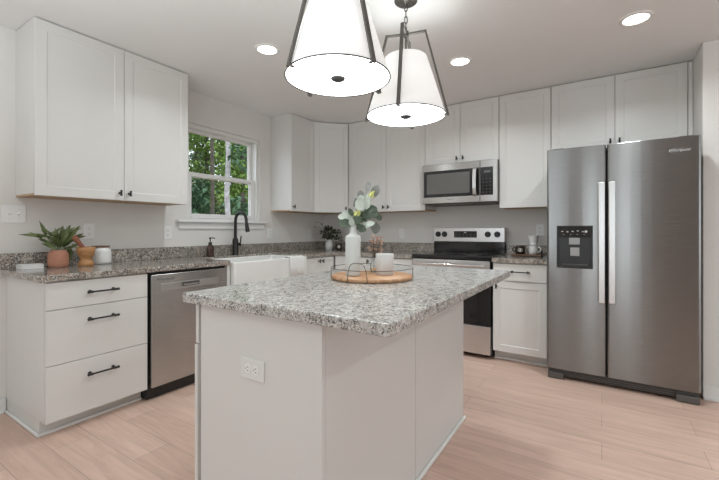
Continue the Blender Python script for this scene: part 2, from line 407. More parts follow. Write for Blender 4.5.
def add_door(root, x0, x1, z0, z1, ydep, knob=None, name='door', slab=False, pull=None, rail=.058, loc=None, rotz=0.0):
    """door on local face y=ydep (front faces -y). knob=(dx from x0, dz from z0)"""
    w, h = x1 - x0, z1 - z0
    o = link(name, door_mesh(name, w, h, slab=slab, rail=rail), root, 0, loc if loc else (x0, ydep - .001, z0), rotz)
    if knob: link('knob', knob_mesh(), o, 0, (knob[0], -.019, knob[1]))
    if pull: link('pull', pull_mesh(pull[0]), o, 0, (w / 2 if pull[1] is None else pull[1], -.019, pull[2]))
    return o

UZ0, UZ1 = 1.376, H - .003
def upper(label, cat_loc, rotz, w, z0, doors, depth=.306, fillers=()):
    root = thing('wall_cabinet', label, 'cabinet', (cat_loc[0], cat_loc[1], z0), rotz)
    h = UZ1 - z0
    MB().box(0, w, -depth, -.001, .012, h).build('cabinet_body', 'cab', root, 0.001)
    MB().box(.001, w - .001, -depth + .001, -.002, 0, .0118).build('bottom_panel', 'cab_under', root)['label'] = 'raw wood underside'
    n = len(doors); g_ = .0018
    for i, (a, b, kn) in enumerate(doors):
        kx = None
        if kn == 'R': kx = (b - a - 2 * g_ - .030, .050)
        if kn == 'L': kx = (.030, .050)
        add_door(root, a + g_, b - g_, -.001, h - .004, -depth, kx)
    for a, b in fillers: MB().box(a, b, -depth - .019, -depth - .0005, 0, h - .006).build('filler_strip', 'cab', root, .001)
    return root
# left wall: local x -> +y, front faces +x
upper('white two-door wall cabinet left of the window, above the drawers', (0, -3.253), PI / 2, 1.006, UZ0, [(0, .509, 'R'), (.509, 1.006, 'L')])
upper('narrow white one-door wall cabinet right of the window', (0, -1.011), PI / 2, .400, UZ0, [(0, .400, 'L')])
# diagonal corner
root = thing('corner_wall_cabinet', 'white diagonal wall cabinet across the corner of the two walls', 'cabinet', (0.0, 0.0, UZ0))
hh = UZ1 - UZ0
pl = [(.001, -.001), (.001, -.6105), (.308, -.6105), (.6105, -.308), (.6105, -.001)]
MB().prism(pl, .012, hh).build('cabinet_body', 'cab', root, 0.001)
MB().prism([(.002, -.002), (.002, -.609), (.307, -.609), (.609, -.307), (.609, -.002)], 0, .0118).build('bottom_panel', 'cab_under', root)['label'] = 'raw wood underside'
dv = Vector((1, 1)).normalized(); nv = Vector((1, -1)).normalized(); dl = .4278
st_ = Vector((.308, -.6105)) + dv * .010 + nv * .001
add_door(root, 0, dl - .020, 0, hh - .006, 0, (dl - .020 - .030, .050), loc=(st_.x, st_.y, -.001), rotz=PI / 4)
# back wall
upper('white two-door wall cabinet between the corner and the microwave', (.614, 0), 0, .998, UZ0, [(.045, .524, 'R'), (.524, .998, 'L')], fillers=[(.012, .044)])
upper('short white two-door wall cabinet directly above the microwave', (1.614, 0), 0, .760, 1.846, [(0, .380, 'R'), (.380, .760, 'L')])
upper('tall white one-door wall cabinet between microwave and refrigerator', (2.376, 0), 0, .447, UZ0, [(0, .447, None)])
upper('short white two-door wall cabinet above the refrigerator', (2.825, 0), 0, .967, 1.853, [(0, .475, 'R'), (.475, .937, 'L')], fillers=[(.941, .967)])

# ---- base cabinets
BZ = .876
def base(name, label, loc, rotz, w, depth=.61, toe=.09):
    root = thing(name, label, 'cabinet', (loc[0], loc[1], 0), rotz)
    MB().box(0, w, -depth, -.001, toe, BZ - .001).build('cabinet_body', 'cab', root, .001)
    MB().box(0, w, -depth + .07, -.001, 0, toe - .0005).build('toe_kick', 'cab_toe', root)
    MB().box(0, w, -depth + .052, -depth + .0695, 0, .018).build('shoe_molding', 'trim', root, .005)
    return root
db = base('drawer_base_cabinet', 'white three-drawer base cabinet at the left end of the counter', (0, -3.2975), PI / 2, .557)
for z0, z1, pz in ((.088, .400, .220), (.404, .711, .230), (.715, .868, .081)):
    add_door(db, .002, .555, z0, z1, -.61, None, 'drawer', True, (.172, .276, pz))
MB().box(-.014, -.0005, -.562, -.001, 0, .018).build('shoe_molding', 'trim', db, .005)
sb = base('sink_base_cabinet', 'white base cabinet under the apron sink', (0, -2.098), PI / 2, .975)
bpy.data.objects.remove([c for c in sb.children if c.name.startswith('cabinet_body')][0])
MB().box(0, .018, -.61, -.001, .09, BZ - .001).box(.957, .975, -.61, -.001, .09, BZ - .001).box(.018, .957, -.61, -.001, .09, .108).box(.018, .957, -.02, -.001, .108, BZ - .001).box(.0, .028, -.629, -.61, .09, BZ - .001).box(.947, .975, -.629, -.61, .09, BZ - .001).box(.018, .957, -.61, -.59, .60, .655).build('cabinet_body', 'cab', sb, .001)
add_door(sb, .030, .486, .092, .640, -.61, (.42, .50)); add_door(sb, .489, .945, .092, .640, -.61, (.036, .50))
cb = base('corner_base_cabinet', 'white two-door base cabinet between the sink and the corner', (0, -1.121), PI / 2, 1.118)
add_door(cb, .012, .234, .092, .866, -.61, (.194, .735), rail=.045); add_door(cb, .237, .482, .092, .866, -.61, (.030, .735), rail=.045)
kb = base('base_cabinet', 'white two-door base cabinet left of the range, behind the island', (.634, 0), 0, .972)
add_door(kb, .012, .488, .092, .866, -.61, (.44, .735)); add_door(kb, .491, .970, .092, .866, -.61, (.036, .735))
rb = base('base_cabinet', 'white base cabinet with one drawer and one door, between range and refrigerator', (2.386, 0), 0, .440)
add_door(rb, .004, .438, .092, .712, -.61, (.030, .575))
add_door(rb, .004, .438, .718, .868, -.61, None, 'drawer', True, (.168, .225, .083))

# ---- counters
r0 = thing('countertop', 'speckled brown-grey granite countertop along the left wall and corner', 'countertop', (0, -3.332, BZ))
pts = [(.001, -3.332), (.648, -3.332), (.648, -2.068), (.168, -2.068), (.168, -1.150), (.648, -1.150), (.648, -.648), (1.608, -.648), (1.608, -.001), (.001, -.001)]
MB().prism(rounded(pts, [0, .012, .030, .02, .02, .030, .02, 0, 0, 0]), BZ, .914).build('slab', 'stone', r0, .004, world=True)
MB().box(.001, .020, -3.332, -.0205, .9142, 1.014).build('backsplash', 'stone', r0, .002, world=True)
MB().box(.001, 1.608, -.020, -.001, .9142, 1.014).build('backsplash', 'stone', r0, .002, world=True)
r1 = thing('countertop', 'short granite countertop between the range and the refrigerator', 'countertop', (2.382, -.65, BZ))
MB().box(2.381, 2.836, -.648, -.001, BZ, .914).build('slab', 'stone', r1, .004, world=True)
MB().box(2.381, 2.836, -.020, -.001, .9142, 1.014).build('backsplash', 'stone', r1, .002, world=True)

# ---- island
isl = thing('island_cabinet', 'white kitchen island cabinet with plain panels, in the middle of the floor', 'kitchen island', (2.19, -2.5, 0))
IX0, IX1, IY0, IY1 = 1.887, 2.488, -3.205, -1.80
MB().box(IX0 - .02, IX1 - .012, IY0 + .02, IY1, .09, BZ - .001).box(IX0 + .055, IX1 - .012, IY0 + .02, IY1, 0, .0895).build('cabinet_body', 'cab', isl, .001, world=True)
MB().box(IX0, IX1, IY0, IY0 + .0195, 0, BZ - .001).build('end_panel', 'cab', isl, .0015, world=True)
MB().box(IX1 - .0115, IX1, IY0 + .020, -2.5155, 0, BZ - .001).build('back_panel', 'cab', isl, .0015, world=True)
MB().box(IX1 - .0115, IX1, -2.5125, IY1, 0, BZ - .001).build('back_panel', 'cab', isl, .0015, world=True)
MB().box(IX1 + .0003, IX1 + .016, IY0 + .001, IY1 + .004, 0, .019).build('shoe_molding', 'trim', isl, .006, world=True)
MB().box(IX0, IX1 + .016, IY0 - .016, IY0 - .0003, 0, .019).build('shoe_molding', 'trim', isl, .006, world=True)
# working side faces the sink: drawers over doors
for i, ya in enumerate((IY0 + .004, -2.733, -2.263)):
    yb = (-2.736, -2.266, IY1 - .003)[i]
    o = link('drawer', door_mesh('drawer', yb - ya, .150, slab=True), isl, 0, (IX0 - .021 - 2.19, yb + 2.5, .716), -PI / 2)
    link('pull', pull_mesh(.168), o, 0, ((yb - ya) / 2, -.019, .08))
    o = link('door', door_mesh('door', yb - ya + (.005 if i == 0 else 0), .618), isl, 0, (IX0 - .021 - 2.19, yb + 2.5, .092), -PI / 2)
    link('knob', knob_mesh(), o, 0, (.03, -.019, .57))
pts = [(1.803, -3.234), (2.738, -3.234), (2.738, -1.655), (1.803, -1.655)]
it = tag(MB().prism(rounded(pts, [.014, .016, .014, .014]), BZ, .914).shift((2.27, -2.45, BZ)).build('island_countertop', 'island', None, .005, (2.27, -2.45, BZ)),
         'pale grey speckled granite slab topping the island', 'countertop')

# ------------------------------------------------------------------ appliances
# dishwasher (left wall)
dw = thing('dishwasher', 'stainless steel dishwasher under the counter beside the drawers', 'dishwasher', (0, -2.737, 0), PI / 2)
MB().box(.003, .632, -.605, -.03, .010, .868).build('tub', 'black_plastic', dw)
d = MB().box(.014, .622, -.646, -.6055, .090, .858).build('door', 'steel', dw, .004)
MB().box(.075, .545, -.6475, -.646, .742, .792).build('control_strip', 'steel_bright', d, .001)
MB().box(.235, .372, -.652, -.6476, .757, .786).build('handle', 'dark_grey', d, .004)
MB().box(.243, .364, -.6535, -.6522, .762, .772).build('handle_lip', 'steel_bright', d, .0005)
text('logo', 'Whirlpool', .030, 'dark_ink', d, (.112, -.6466, .822), (PI / 2, 0, 0))
MB().box(.006, .628, -.598, -.58, .004, .088).build('kick_plate', 'black_plastic', dw, .002)

# range
rg = thing('range', 'stainless electric range with black glass top, between the back cabinets', 'stove', (1.616, 0, 0))
RW = .760
MB().box(.003, RW - .003, -.600, -.03, .030, .895).build('range_body', 'black_plastic', rg, .002)
for fx, fy in ((.05, -.55), (RW - .05, -.55), (.05, -.08), (RW - .05, -.08)): MB().cyl((fx, fy, 0), (fx, fy, .031), .018, n=12).build('foot', 'black_plastic', rg)
ct = MB().box(0, RW, -.665, -.075, .8955, .926).build('cooktop', 'black_glass', rg, .006, seg=3)
for bx, by, br in ((.20, -.50, .105), (.56, -.50, .080), (.20, -.22, .080), (.56, -.22, .105)):
    m = MB()
    for rr in (br, br * .62): m.tube([(bx + rr * math.cos(k * PI / 24), by + rr * math.sin(k * PI / 24), .9262) for k in range(48)], .0009, 4, closed=True)
    m.build('burner_ring', 'dark_grey', ct)
MB().box(0, RW, -.075, -.006, .9265, 1.035).build('backguard_base', 'black_glass', rg, .003)
bgd = MB().box(-.004, RW + .004, -.088, -.006, 1.0355, 1.190).build('backguard', 'steel_bright', rg, .006)
MB().box(.235, .482, -.0905, -.0882, 1.083, 1.152).build('display', 'display', bgd, .001)
for i in range(6):
    for j in range(2): MB().box(.250 + i * .040, .266 + i * .040, -.0912, -.0906, 1.096 + j * .020, 1.100 + j * .020).build('button_mark', 'dark_ink', bgd)
MB().box(.345, .372, -.0912, -.0906, 1.132, 1.143).build('clock_digits', 'ink', bgd)
for kx in (.055, .128, .595, .690):
    k = MB().cyl((kx, -.0885, 1.118), (kx, -.094, 1.118), .031, n=24).cyl((kx, -.094, 1.118), (kx, -.118, 1.118), .024, .021, n=24).box(kx - .0035, kx + .0035, -.124, -.117, 1.098, 1.138).build('knob', 'black_plastic', bgd)
od = MB().box(.004, RW - .004, -.655, -.601, .300, .884).build('oven_door', 'black_glass', rg, .005)
MB().box(.006, RW - .006, -.660, -.6553, .775, .882).build('door_band', 'steel_bright', od, .002)
hb = MB().cyl((.045, -.708, .842), (RW - .045, -.708, .842), .0125, n=16)
for hx in (.075, RW - .075): hb.cyl((hx, -.660, .842), (hx, -.708, .842), .009, n=12)
hb.build('handle', 'chrome', od)
MB().box(.11, RW - .11, -.6562, -.6552, .40, .70).build('oven_window', 'display', od, .001)
dr = MB().box(.004, RW - .004, -.655, -.601, .042, .294).build('storage_drawer', 'steel_bright', rg, .004)

# microwave
mw = thing('microwave', 'stainless over-the-range microwave hung under the short cabinet above the stove', 'microwave', (1.616, 0, 1.425))
mh = .415
MB().box(0, RW, -.365, -.002, .010, mh).build('microwave_body', 'dark_grey', mw, .002)
MB().box(.02, RW - .02, -.37, -.04, 0, .0098).build('vent_grille', 'grille', mw)
md = MB().box(0, .598, -.405, -.3655, .012, mh).build('door', 'steel', mw, .004)
MB().box(.018, .594, -.4075, -.4052, .076, .345).build('door_glass', 'black_glass', md, .001)
MB().box(.052, .500, -.4085, -.4077, .108, .315).build('window_mesh', 'mw_glass', md, .0005)
pth = [(.556, -.409, .075), (.556, -.437, .090), (.556, -.449, .14), (.556, -.452, .21), (.556, -.449, .28), (.556, -.437, .330), (.556, -.409, .345)]
hm = MB()
for i in range(len(pth) - 1): hm.bar(pth[i], pth[i + 1], .034, .012, (1, 0, 0))
hm.build('handle', 'steel_bright', md, .002)
mp_ = MB().box(.600, RW, -.405, -.3655, .012, mh).build('control_panel', 'steel', mw, .004)
MB().box(.604, .722, -.4075, -.4052, .076, .345).build('keypad', 'black_glass', mp_, .001)
MB().box(.640, .700, -.4082, -.4077, .290, .312).build('clock_display', 'dark_ink', mp_)
for i in range(3):
    for j in range(5): MB().box(.622 + i * .034, .634 + i * .034, -.4082, -.4077, .100 + j * .032, .105 + j * .032).build('key_mark', 'dark_ink', mp_)
text('logo', 'Whirlpool', .016, 'dark_ink', md, (.30, -.4055, .050), (PI / 2, 0, 0))

# refrigerator
fg = thing('refrigerator', 'dark stainless side-by-side refrigerator with ice dispenser at right', 'refrigerator', (2.847, 0, 0))
FW, FH, FY = .912, 1.793, -.803
MB().box(.004, FW - .004, -.725, -.03, .03, 1.760).build('fridge_body', 'dark_grey', fg, .004)
def fdoor(x0, x1, hx):
    n = 8; pts = []
    # slightly bowed front with rounded edges
    w = x1 - x0; prof = [(x0, -.731), (x0, FY + .012), (x0 + .004, FY + .005), (x0 + .014, FY + .001)]
    for k in range(1, n): prof.append((x0 + .014 + (w - .028) * k / n, FY + .001 - .004 * math.sin(PI * k / n)))
    prof += [(x1 - .014, FY + .001), (x1 - .004, FY + .005), (x1, FY + .012), (x1, -.731)]
    return prof
def frdoor(name, prof, notch=None):
    return MB().prism(prof, .082, FH).build(name, 'steel_fridge', fg, .003)
ld = frdoor('freezer_door', fdoor(-.003, .3875, None)); rd = frdoor('fridge_door', fdoor(.3945, FW + .004, None))
for o, hx in ((ld, .360), (rd, .423)):
    hm = MB().box(hx - .021, hx + .021, FY - .058, FY - .040, .632, 1.513)
    for hz in (.68, 1.465): hm.box(hx - .012, hx + .012, FY - .041, FY - .001, hz - .03, hz + .03)
    hm.build('handle', 'steel_bright', o, .006)
dp = MB().box(.066, .306, FY - .011, FY - .0005, .872, 1.196)
# dispenser: surround frame with recessed cavity
dp = MB(); y0, y1 = FY - .012, FY - .001
dp.box(.066, .306, y0, y1, 1.108, 1.196).box(.066, .080, y0, y1, .872, 1.108).box(.292, .306, y0, y1, .872, 1.108).box(.080, .292, y0, y1, .872, .892).box(.080, .292, y1 - .003, y1, .892, 1.108)
dsp = dp.build('dispenser', 'black_plastic', ld, .004)
MB().box(.072, .300, y0 - .001, y0 - .0002, 1.112, 1.192).build('control_glass', 'black_glass', dsp, .0004)
for i, z in enumerate((1.150, 1.146, 1.150, 1.154, 1.148)): MB().box(.100 + i * .034, .112 + i * .034, y0 - .0018, y0 - .0012, z, z + .006).build('control_mark', 'ink', dsp)
for i in range(4): MB().box(.112 + i * .045, .118 + i * .045, y0 - .0018, y0 - .0012, 1.128, 1.131).build('control_mark', 'ink', dsp)
MB().cyl((.262, y0 - .0012, 1.152), (.262, y0 - .0022, 1.152), .009, n=16).build('control_dial', 'ink', dsp)
MB().box(.150, .222, y0 - .004, y1 - .0035, 1.052, 1.104).build('chute', 'chute', dsp, .004)
MB().box(.158, .220, y0 - .001, y1 - .0035, .965, 1.030).build('paddle', 'chute', dsp, .004)
MB().box(.100, .275, y0 - .006, y1 - .0035, .8925, .905).build('drip_tray', 'dark_grey', dsp, .002)
m = MB().box(.060, FW - .060, -.775, -.728, .022, .076)
m.build('base_grille', 'grille', fg, .004)
m = MB()
for k in range(3): m.box(.10, FW - .10, -.777, -.7752, .030 + k * .015, .036 + k * .015)
m.build('grille_slots', 'black_plastic', fg)
for a, b in ((.002, .112), (FW - .125, FW - .002)):
    MB().box(a, b, -.800, -.70, .003, .052).build('foot_cover', 'grille', fg, .006)
    MB().box(a + .004, b - .004, -.786, -.728, .053, .078).build('hinge_cover', 'dark_grey', fg, .003)
for a in (.03, FW - .11): MB().box(a, a + .08, -.76, -.69, 1.7605, FH - .0005 + .012).build('hinge_cap', 'dark_grey', fg, .004)
text('logo', 'Whirlpool', .027, 'ink', rd, (.800, FY - .0042, 1.702), (PI / 2, 0, 0), .25)
m = MB(); m.tube([(.800 + .052 * math.cos(a), FY - .0030, 1.700 + .017 * math.sin(a)) for a in [PI * .15 + k * PI * 1.35 / 20 for k in range(21)]], .0005, 5).build('logo_swoosh', 'ink', rd)

# ------------------------------------------------------------------ sink, faucet and things at the sink
SX0, SX1, SY0, SY1, SZ0, SZ1 = .171, .680, -2.062, -1.156, .665, .897
sk = thing('apron_sink', 'white fireclay apron-front sink set below the window', 'sink', ((SX0 + SX1) / 2, (SY0 + SY1) / 2, SZ0))
def rl(x0, x1, y0, y1, r, z, n=6):
    return [(x, y, z) for x, y in rounded([(x0, y0), (x1, y0), (x1, y1), (x0, y1)], [r] * 4, n)]
loops = [rl(SX0, SX1, SY0, SY1, .018, SZ0), rl(SX0, SX1, SY0, SY1, .018, SZ1 - .010), rl(SX0 + .003, SX1 - .003, SY0 + .003, SY1 - .003, .018, SZ1 - .003), rl(SX0 + .010, SX1 - .010, SY0 + .010, SY1 - .010, .018, SZ1),
         rl(SX0 + .022, SX1 - .022, SY0 + .022, SY1 - .022, .03, SZ1), rl(SX0 + .030, SX1 - .030, SY0 + .030, SY1 - .030, .03, SZ1 - .008), rl(SX0 + .036, SX1 - .036, SY0 + .036, SY1 - .036, .04, SZ0 + .04), rl(SX0 + .07, SX1 - .07, SY0 + .07, SY1 - .07, .04, SZ0 + .022)]
n = len(loops[0]); v = [p for l in loops for p in l]; f = [tuple(range(n))[::-1], tuple(range((len(loops) - 1) * n, len(loops) * n))]
for j in range(len(loops) - 1):
    for k in range(n): f.append((j * n + k, j * n + (k + 1) % n, (j + 1) * n + (k + 1) % n, (j + 1) * n + k))
mb = MB().add(v, f); o = mb.build('basin', 'porcelain', sk, 0, world=True)
MB().cyl(((SX0 + SX1) / 2, -1.61, SZ0 + .022), ((SX0 + SX1) / 2, -1.61, SZ0 + .026), .045, n=24).build('drain', 'chrome', sk, world=True)

fc = thing('faucet', 'tall matte black gooseneck faucet behind the sink', 'faucet', (.100, -1.583, .9142))
MB().lathe([(.033, 0), (.033, .006), (.029, .010), (.029, .135), (.026, .160), (.0150, .172)], n=24).build('faucet_base', 'black', fc)
arc = [(0, 0, .165), (0, 0, .34)] + [(.080 - .080 * math.cos(a), 0, .34 + .085 * math.sin(a)) for a in [k * PI / 14 for k in range(1, 14)]] + [(.162, 0, .33), (.167, 0, .305)]
MB().tube(arc, .0145, 14).build('spout', 'black', fc)
MB().cyl((.165, 0, .312), (.174, 0, .268), .0165, .0185, 18).cyl((.174, 0, .268), (.181, 0, .232), .0185, .0215, 18).build('spray_head', 'black', fc)
m = MB().cyl((0, .018, .105), (0, .058, .105), .0155, n=16); m.tube([(0, .052, .105), (.004, .060, .135), (.008, .066, .19)], [.0075, .006, .0055], 10); m.build('lever_handle', 'black', fc)

m = thing('soap_dispenser', 'amber soap bottle with black pump beside the faucet', 'soap dispenser', (.125, -1.893, .9142))
MB().lathe([(.030, 0), (.0335, .004), (.0335, .085), (.030, .100), (.018, .112), (.014, .116)], n=28).build('bottle', 'amber', m)
pm = MB().cyl((0, 0, .116), (0, 0, .136), .0165, n=20).cyl((0, 0, .136), (0, 0, .168), .0055, n=10).cyl((0, 0, .168), (0, 0, .180), .011, n=14); pm.tube([(0, 0, .175), (.010, .025, .176), (.016, .042, .170)], .0045, 8); pm.build('pump', 'black_plastic', m)

tw = MB(); pr_ = [(.560, .82), (.618, .90), (.640, .9035), (.664, .9035), (.683, .899), (.688, .885), (.6885, .80), (.689, .70)]
vs_ = []; NW = 16
for off in (0, .004):
    for i, (x, z) in enumerate(pr_):
        for k in range(NW + 1):
            y = -1.420 + .205 * k / NW
            wv = (.0018 * math.sin(k * 1.4) + .0015) * (1 if i >= 5 else .25)
            if i <= 1: X_, Z_ = x, z + off
            elif i in (2, 3): X_, Z_ = x, z + off
            else: X_, Z_ = x + off + wv, z + off * .3
            vs_.append((X_, y + .003 * math.sin(i), Z_))
R = NW + 1; nP = len(pr_); fs = []
for s_ in range(2):
    for i in range(nP - 1):
        for k in range(NW):
            a = s_ * nP * R + i * R + k; fs.append((a, a + 1, a + R + 1, a + R) if s_ == 0 else (a, a + R, a + R + 1, a + 1))
for i in range(nP - 1):
    for k in (0, NW):
        a = i * R + k; b = nP * R + a; fs.append((a, a + R, b + R, b))
for i in (0, nP - 1):
    for k in range(NW):
        a = i * R + k; b = nP * R + a; fs.append((a, a + 1, b + 1, b))
# keep the inner end above the basin edge
mb = MB().add([(max(x, .600), y, z) if z > .88 else (x, y, z) for x, y, z in vs_[:]], fs, True)
tag(mb.shift((.66, -1.29, .70)).build('dish_towel', 'towel', None, 0, (.66, -1.29, .70)), 'white waffle dish towel hanging over the sink front', 'towel')

# ------------------------------------------------------------------ pendants and ceiling lights
def pendant(label, x, y, ang):
    root = thing('pendant_light', label, 'pendant light', (x, y, H), 0)
    zb, zt, rb_, rt = 1.805 - H, 2.130 - H, .220, .118
    MB().lathe([(.065, -.001), (.065, -.006), (.058, -.012), (.012, -.015), (.008, -.024)][::-1], n=28).build('canopy', 'bronze', root)
    ch = MB(); z = -.020
    for k in range(4):
        pts = []
        for q in range(16):
            a = 2 * PI * q / 16; u_, w_ = .0085 * math.cos(a), .021 * math.sin(a)
            pts.append((u_ * math.cos(k * PI / 2 + .5), u_ * math.sin(k * PI / 2 + .5), z - .022 + w_))
        ch.tube(pts, .0026, 8, closed=True); z -= .034
    ch.build('chain', 'bronze', root)
    hz = 2.268 - H
    MB().cyl((0, 0, z + .004), (0, 0, hz - .012), .006, n=12).cyl((0, 0, hz + .014), (0, 0, hz - .014), .016, n=20).cyl((0, 0, hz - .012), (0, 0, zt - .02), .006, n=12).cyl((0, 0, zt - .005), (0, 0, zt - .055), .018, n=16).build('stem', 'bronze', root)
    for k in range(4):
        a = math.radians(ang) + k * PI / 2; c, s_ = math.cos(a), math.sin(a); side = (-s_, c, 0)
        m = MB()
        m.bar((.012 * c, .012 * s_, hz), (.113 * c, .113 * s_, hz + .003), .014, .010, side)
        m.bar((.109 * c, .109 * s_, hz + .008), ((rb_ + .014) * c, (rb_ + .014) * s_, zb - .012), .019, .011, side)
        m.bar(((rb_ + .016) * c, (rb_ + .016) * s_, zb - .006), ((rb_ - .012) * c, (rb_ - .012) * s_, zb - .006), .014, .006, side)
        m.build('frame_arm', 'bronze', root, .0012)
    MB().lathe([(rt - .004, zt), (rt, zt), (rb_, zb), (rb_ - .003, zb)], n=64, caps=False).build('lamp_shade', 'shade', root)
    m = MB(); m.lathe([(rb_ - .004, zb + .006), (rb_ - .004, zb + .002), (.10, zb + .001), (.0001, zb + .001)][::-1], n=64, caps=False); m.build('diffuser', 'diffuser', root)
    m = MB().tube([((rb_ + .0005) * math.cos(k * PI / 40), (rb_ + .0005) * math.sin(k * PI / 40), zb + .001) for k in range(80)], .0030, 6, closed=True); m.build('shade_rim', 'bronze', root)
    MB().lathe([(.0001, -.012), (.020, -.011), (.030, -.005), (.031, 0)], (0, 0, zb + .0005), 28).build('finial', 'dark_grey', root)
    d = bpy.data.lights.new('pendant_bulb', 'POINT'); d.energy = 2.2; d.color = (.90, .98, 1); d.shadow_soft_size = .04
    o = bpy.data.objects.new('pendant_bulb', d); COL.objects.link(o); o.parent = root; o.location = (0, 0, zb + .17)
    return root
pendant('white cone-shaded pendant lamp hanging nearest, over the front of the island', 2.268, -2.818, -19)
pendant('white cone-shaded pendant lamp hanging farther back, its chain in view', 2.277, -2.177, 16)

DL_POWER = 8.6
def downlight(label, x, y, power=None, group=None):
    root = thing('recessed_light', label, 'recessed light', (x, y, H), 0, group)
    MB().lathe([(.066, -.004), (.070, -.008), (.086, -.006), (.089, -.0008)], n=40, caps=False).build('trim_ring', 'trim', root)
    MB().lathe([(.0001, -.0035), (.050, -.0035), (.066, -.003), (.066, -.0012)], n=40, caps=False).build('lens', 'lens', root)
    d = bpy.data.lights.new('downlight_lamp', 'AREA'); d.shape = 'DISK'; d.size = .13; d.energy = power or DL_POWER; d.color = (.90, .98, 1); d.spread = math.radians(150)
    o = bpy.data.objects.new('downlight_lamp', d); COL.objects.link(o); o.parent = root; o.location = (0, 0, -.012)
downlight('lit recessed ceiling light nearest the window, left of the pendants', 1.188, -2.190)
downlight('lit recessed ceiling light in front of the microwave cabinets', 2.292, -1.256)
downlight('lit recessed ceiling light in front of the refrigerator', 3.385, -1.252)

# ------------------------------------------------------------------ switches and outlets
def plate(name, label, cat, loc, rotz, w, h, kind, horizontal=False):
    """front faces local -y"""
    root = thing(name, label, cat, loc, rotz)
    MB().box(-w / 2, w / 2, -.006, -.0004, -h / 2, h / 2).build('plate', 'island_plate' if horizontal else 'plate', root, .002)
    if kind == 'switch':
        for dx in (-.023, .023):
            MB().box(dx - .005, dx + .005, -.008, -.0062, -.012, .012).build('toggle_slot', 'plate', root, .0005)
            MB().bar((dx, -.007, 0), (dx, -.018, .006), .008, .010, (1, 0, 0)).build('toggle', 'plate', root, .001)
            MB().cyl((dx, -.0062, .030), (dx, -.0072, .030), .003, n=8).cyl((dx, -.0062, -.030), (dx, -.0072, -.030), .003, n=8).build('screw', 'cab_toe', root)
    else:
        for s_ in (-1, 1):
            cx, cz = (s_ * .020, 0) if horizontal else (0, s_ * .020)
            rc = MB(); n_ = 20
            rc.cyl((cx, -.0062, cz), (cx, -.0082, cz), .0165, n=n_); r_ = rc.build('receptacle', 'plate', root)
            sl = MB()
            for q in (-1, 1):
                if horizontal: sl.box(cx - .001, cx + .006, -.0088, -.0083, cz + q * .0063 - .0012, cz + q * .0063 + .0012)
                else: sl.box(cx + q * .0063 - .0012, cx + q * .0063 + .0012, -.0088, -.0083, cz - .001, cz + .006)
            if horizontal: sl.cyl((cx - .008, -.0083, cz), (cx - .008, -.0088, cz), .0022, n=8)
            else: sl.cyl((cx, -.0083, cz - .008), (cx, -.0088, cz - .008), .0022, n=8)
            sl.build('slots', 'slot', r_)
    return root
LW = PI / 2
plate('light_switch', 'white double toggle switch plate on the wall above the terracotta pot', 'light switch', (0, -3.262, 1.266), LW, .118, .114, 'switch')
plate('wall_outlet', 'white wall outlet behind the white lidded jar', 'outlet', (0, -2.838, 1.155), LW, .072, .114, 'outlet')
plate('wall_outlet', 'white wall outlet under the right end of the left wall cabinet', 'outlet', (0, -2.232, 1.140), LW, .072, .114, 'outlet')
plate('wall_outlet', 'white wall outlet just right of the window sill', 'outlet', (0, -1.018, 1.125), LW, .072, .114, 'outlet')
plate('wall_outlet', 'white wall outlet on the left wall near the corner olive branches', 'outlet', (0, -.315, 1.125), LW, .072, .114, 'outlet')
plate('wall_outlet', 'white wall outlet on the back wall left of the range', 'outlet', (1.18, 0, 1.125), 0, .072, .114, 'outlet')
plate('wall_outlet', 'white wall outlet above the pour-over dripper beside the refrigerator', 'outlet', (2.695, 0, 1.165), 0, .072, .114, 'outlet')
plate('island_outlet', 'white horizontal outlet on the front panel of the island', 'outlet', (2.182, IY0, .677), 0, .118, .072, 'outlet', True)

# ------------------------------------------------------------------ things on the left counter
CZ = .9144
tp = thing('potted_plant', 'leafy green plant in a squat terracotta jar on the left counter', 'potted plant', (.140, -3.072, CZ))
MB().lathe([(.049, 0), (.056, .004), (.0575, .030), (.0565, .084), (.050, .100), (.042, .107), (.042, .115), (.036, .115), (.034, .095), (.0001, .090)], n=36).build('pot', 'terracotta', tp)
lf = MB(); rnd = random.Random(3); stm = MB()
def spray(base_, d, L, nl, ll, lw, gravity=.3, shape='lance'):
    p = Vector(base_); d = Vector(d).normalized(); pts = [p.copy()]
    for k in range(nl):
        p = p + d * (L / nl); d = (d + Vector((0, 0, -gravity / nl))).normalized(); pts.append(p.copy())
        for s_ in (-1, 1):
            sd = d.cross(Vector((0, 0, 1))); sd = sd.normalized() if sd.length > .01 else Vector((1, 0, 0))
            dd = (d * .9 + sd * s_ * (.45 + .2 * rnd.random()) + Vector((0, 0, .15 * rnd.uniform(-1, 1)))).normalized()
            lf.leaf(p, dd, Vector((rnd.uniform(.2, .9), rnd.uniform(-.4, .4), .7)), ll * rnd.uniform(.75, 1.1), lw, shape, .2)
    lf.leaf(p, d, Vector((.6, 0, .8)), ll * 1.1, lw, shape, .1); stm.tube(pts, .0018, 5)
for d_, L in (((.10, -.75, .85), .13), ((.25, -.45, .95), .12), ((-.1, .75, .75), .13), ((.0, .5, .9), .13), ((.0, .35, .7), .13), ((-.1, .15, 1), .10), ((.1, -.15, 1), .08), ((.3, .1, .9), .08), ((-.1, .5, .9), .10), ((-.35, .9, .5), .09), ((-.1, .3, .9), .12)):
    spray((0.012 * rnd.uniform(-1, 1), .012 * rnd.uniform(-1, 1), .105), d_, L, 3, .074, .026, .30)
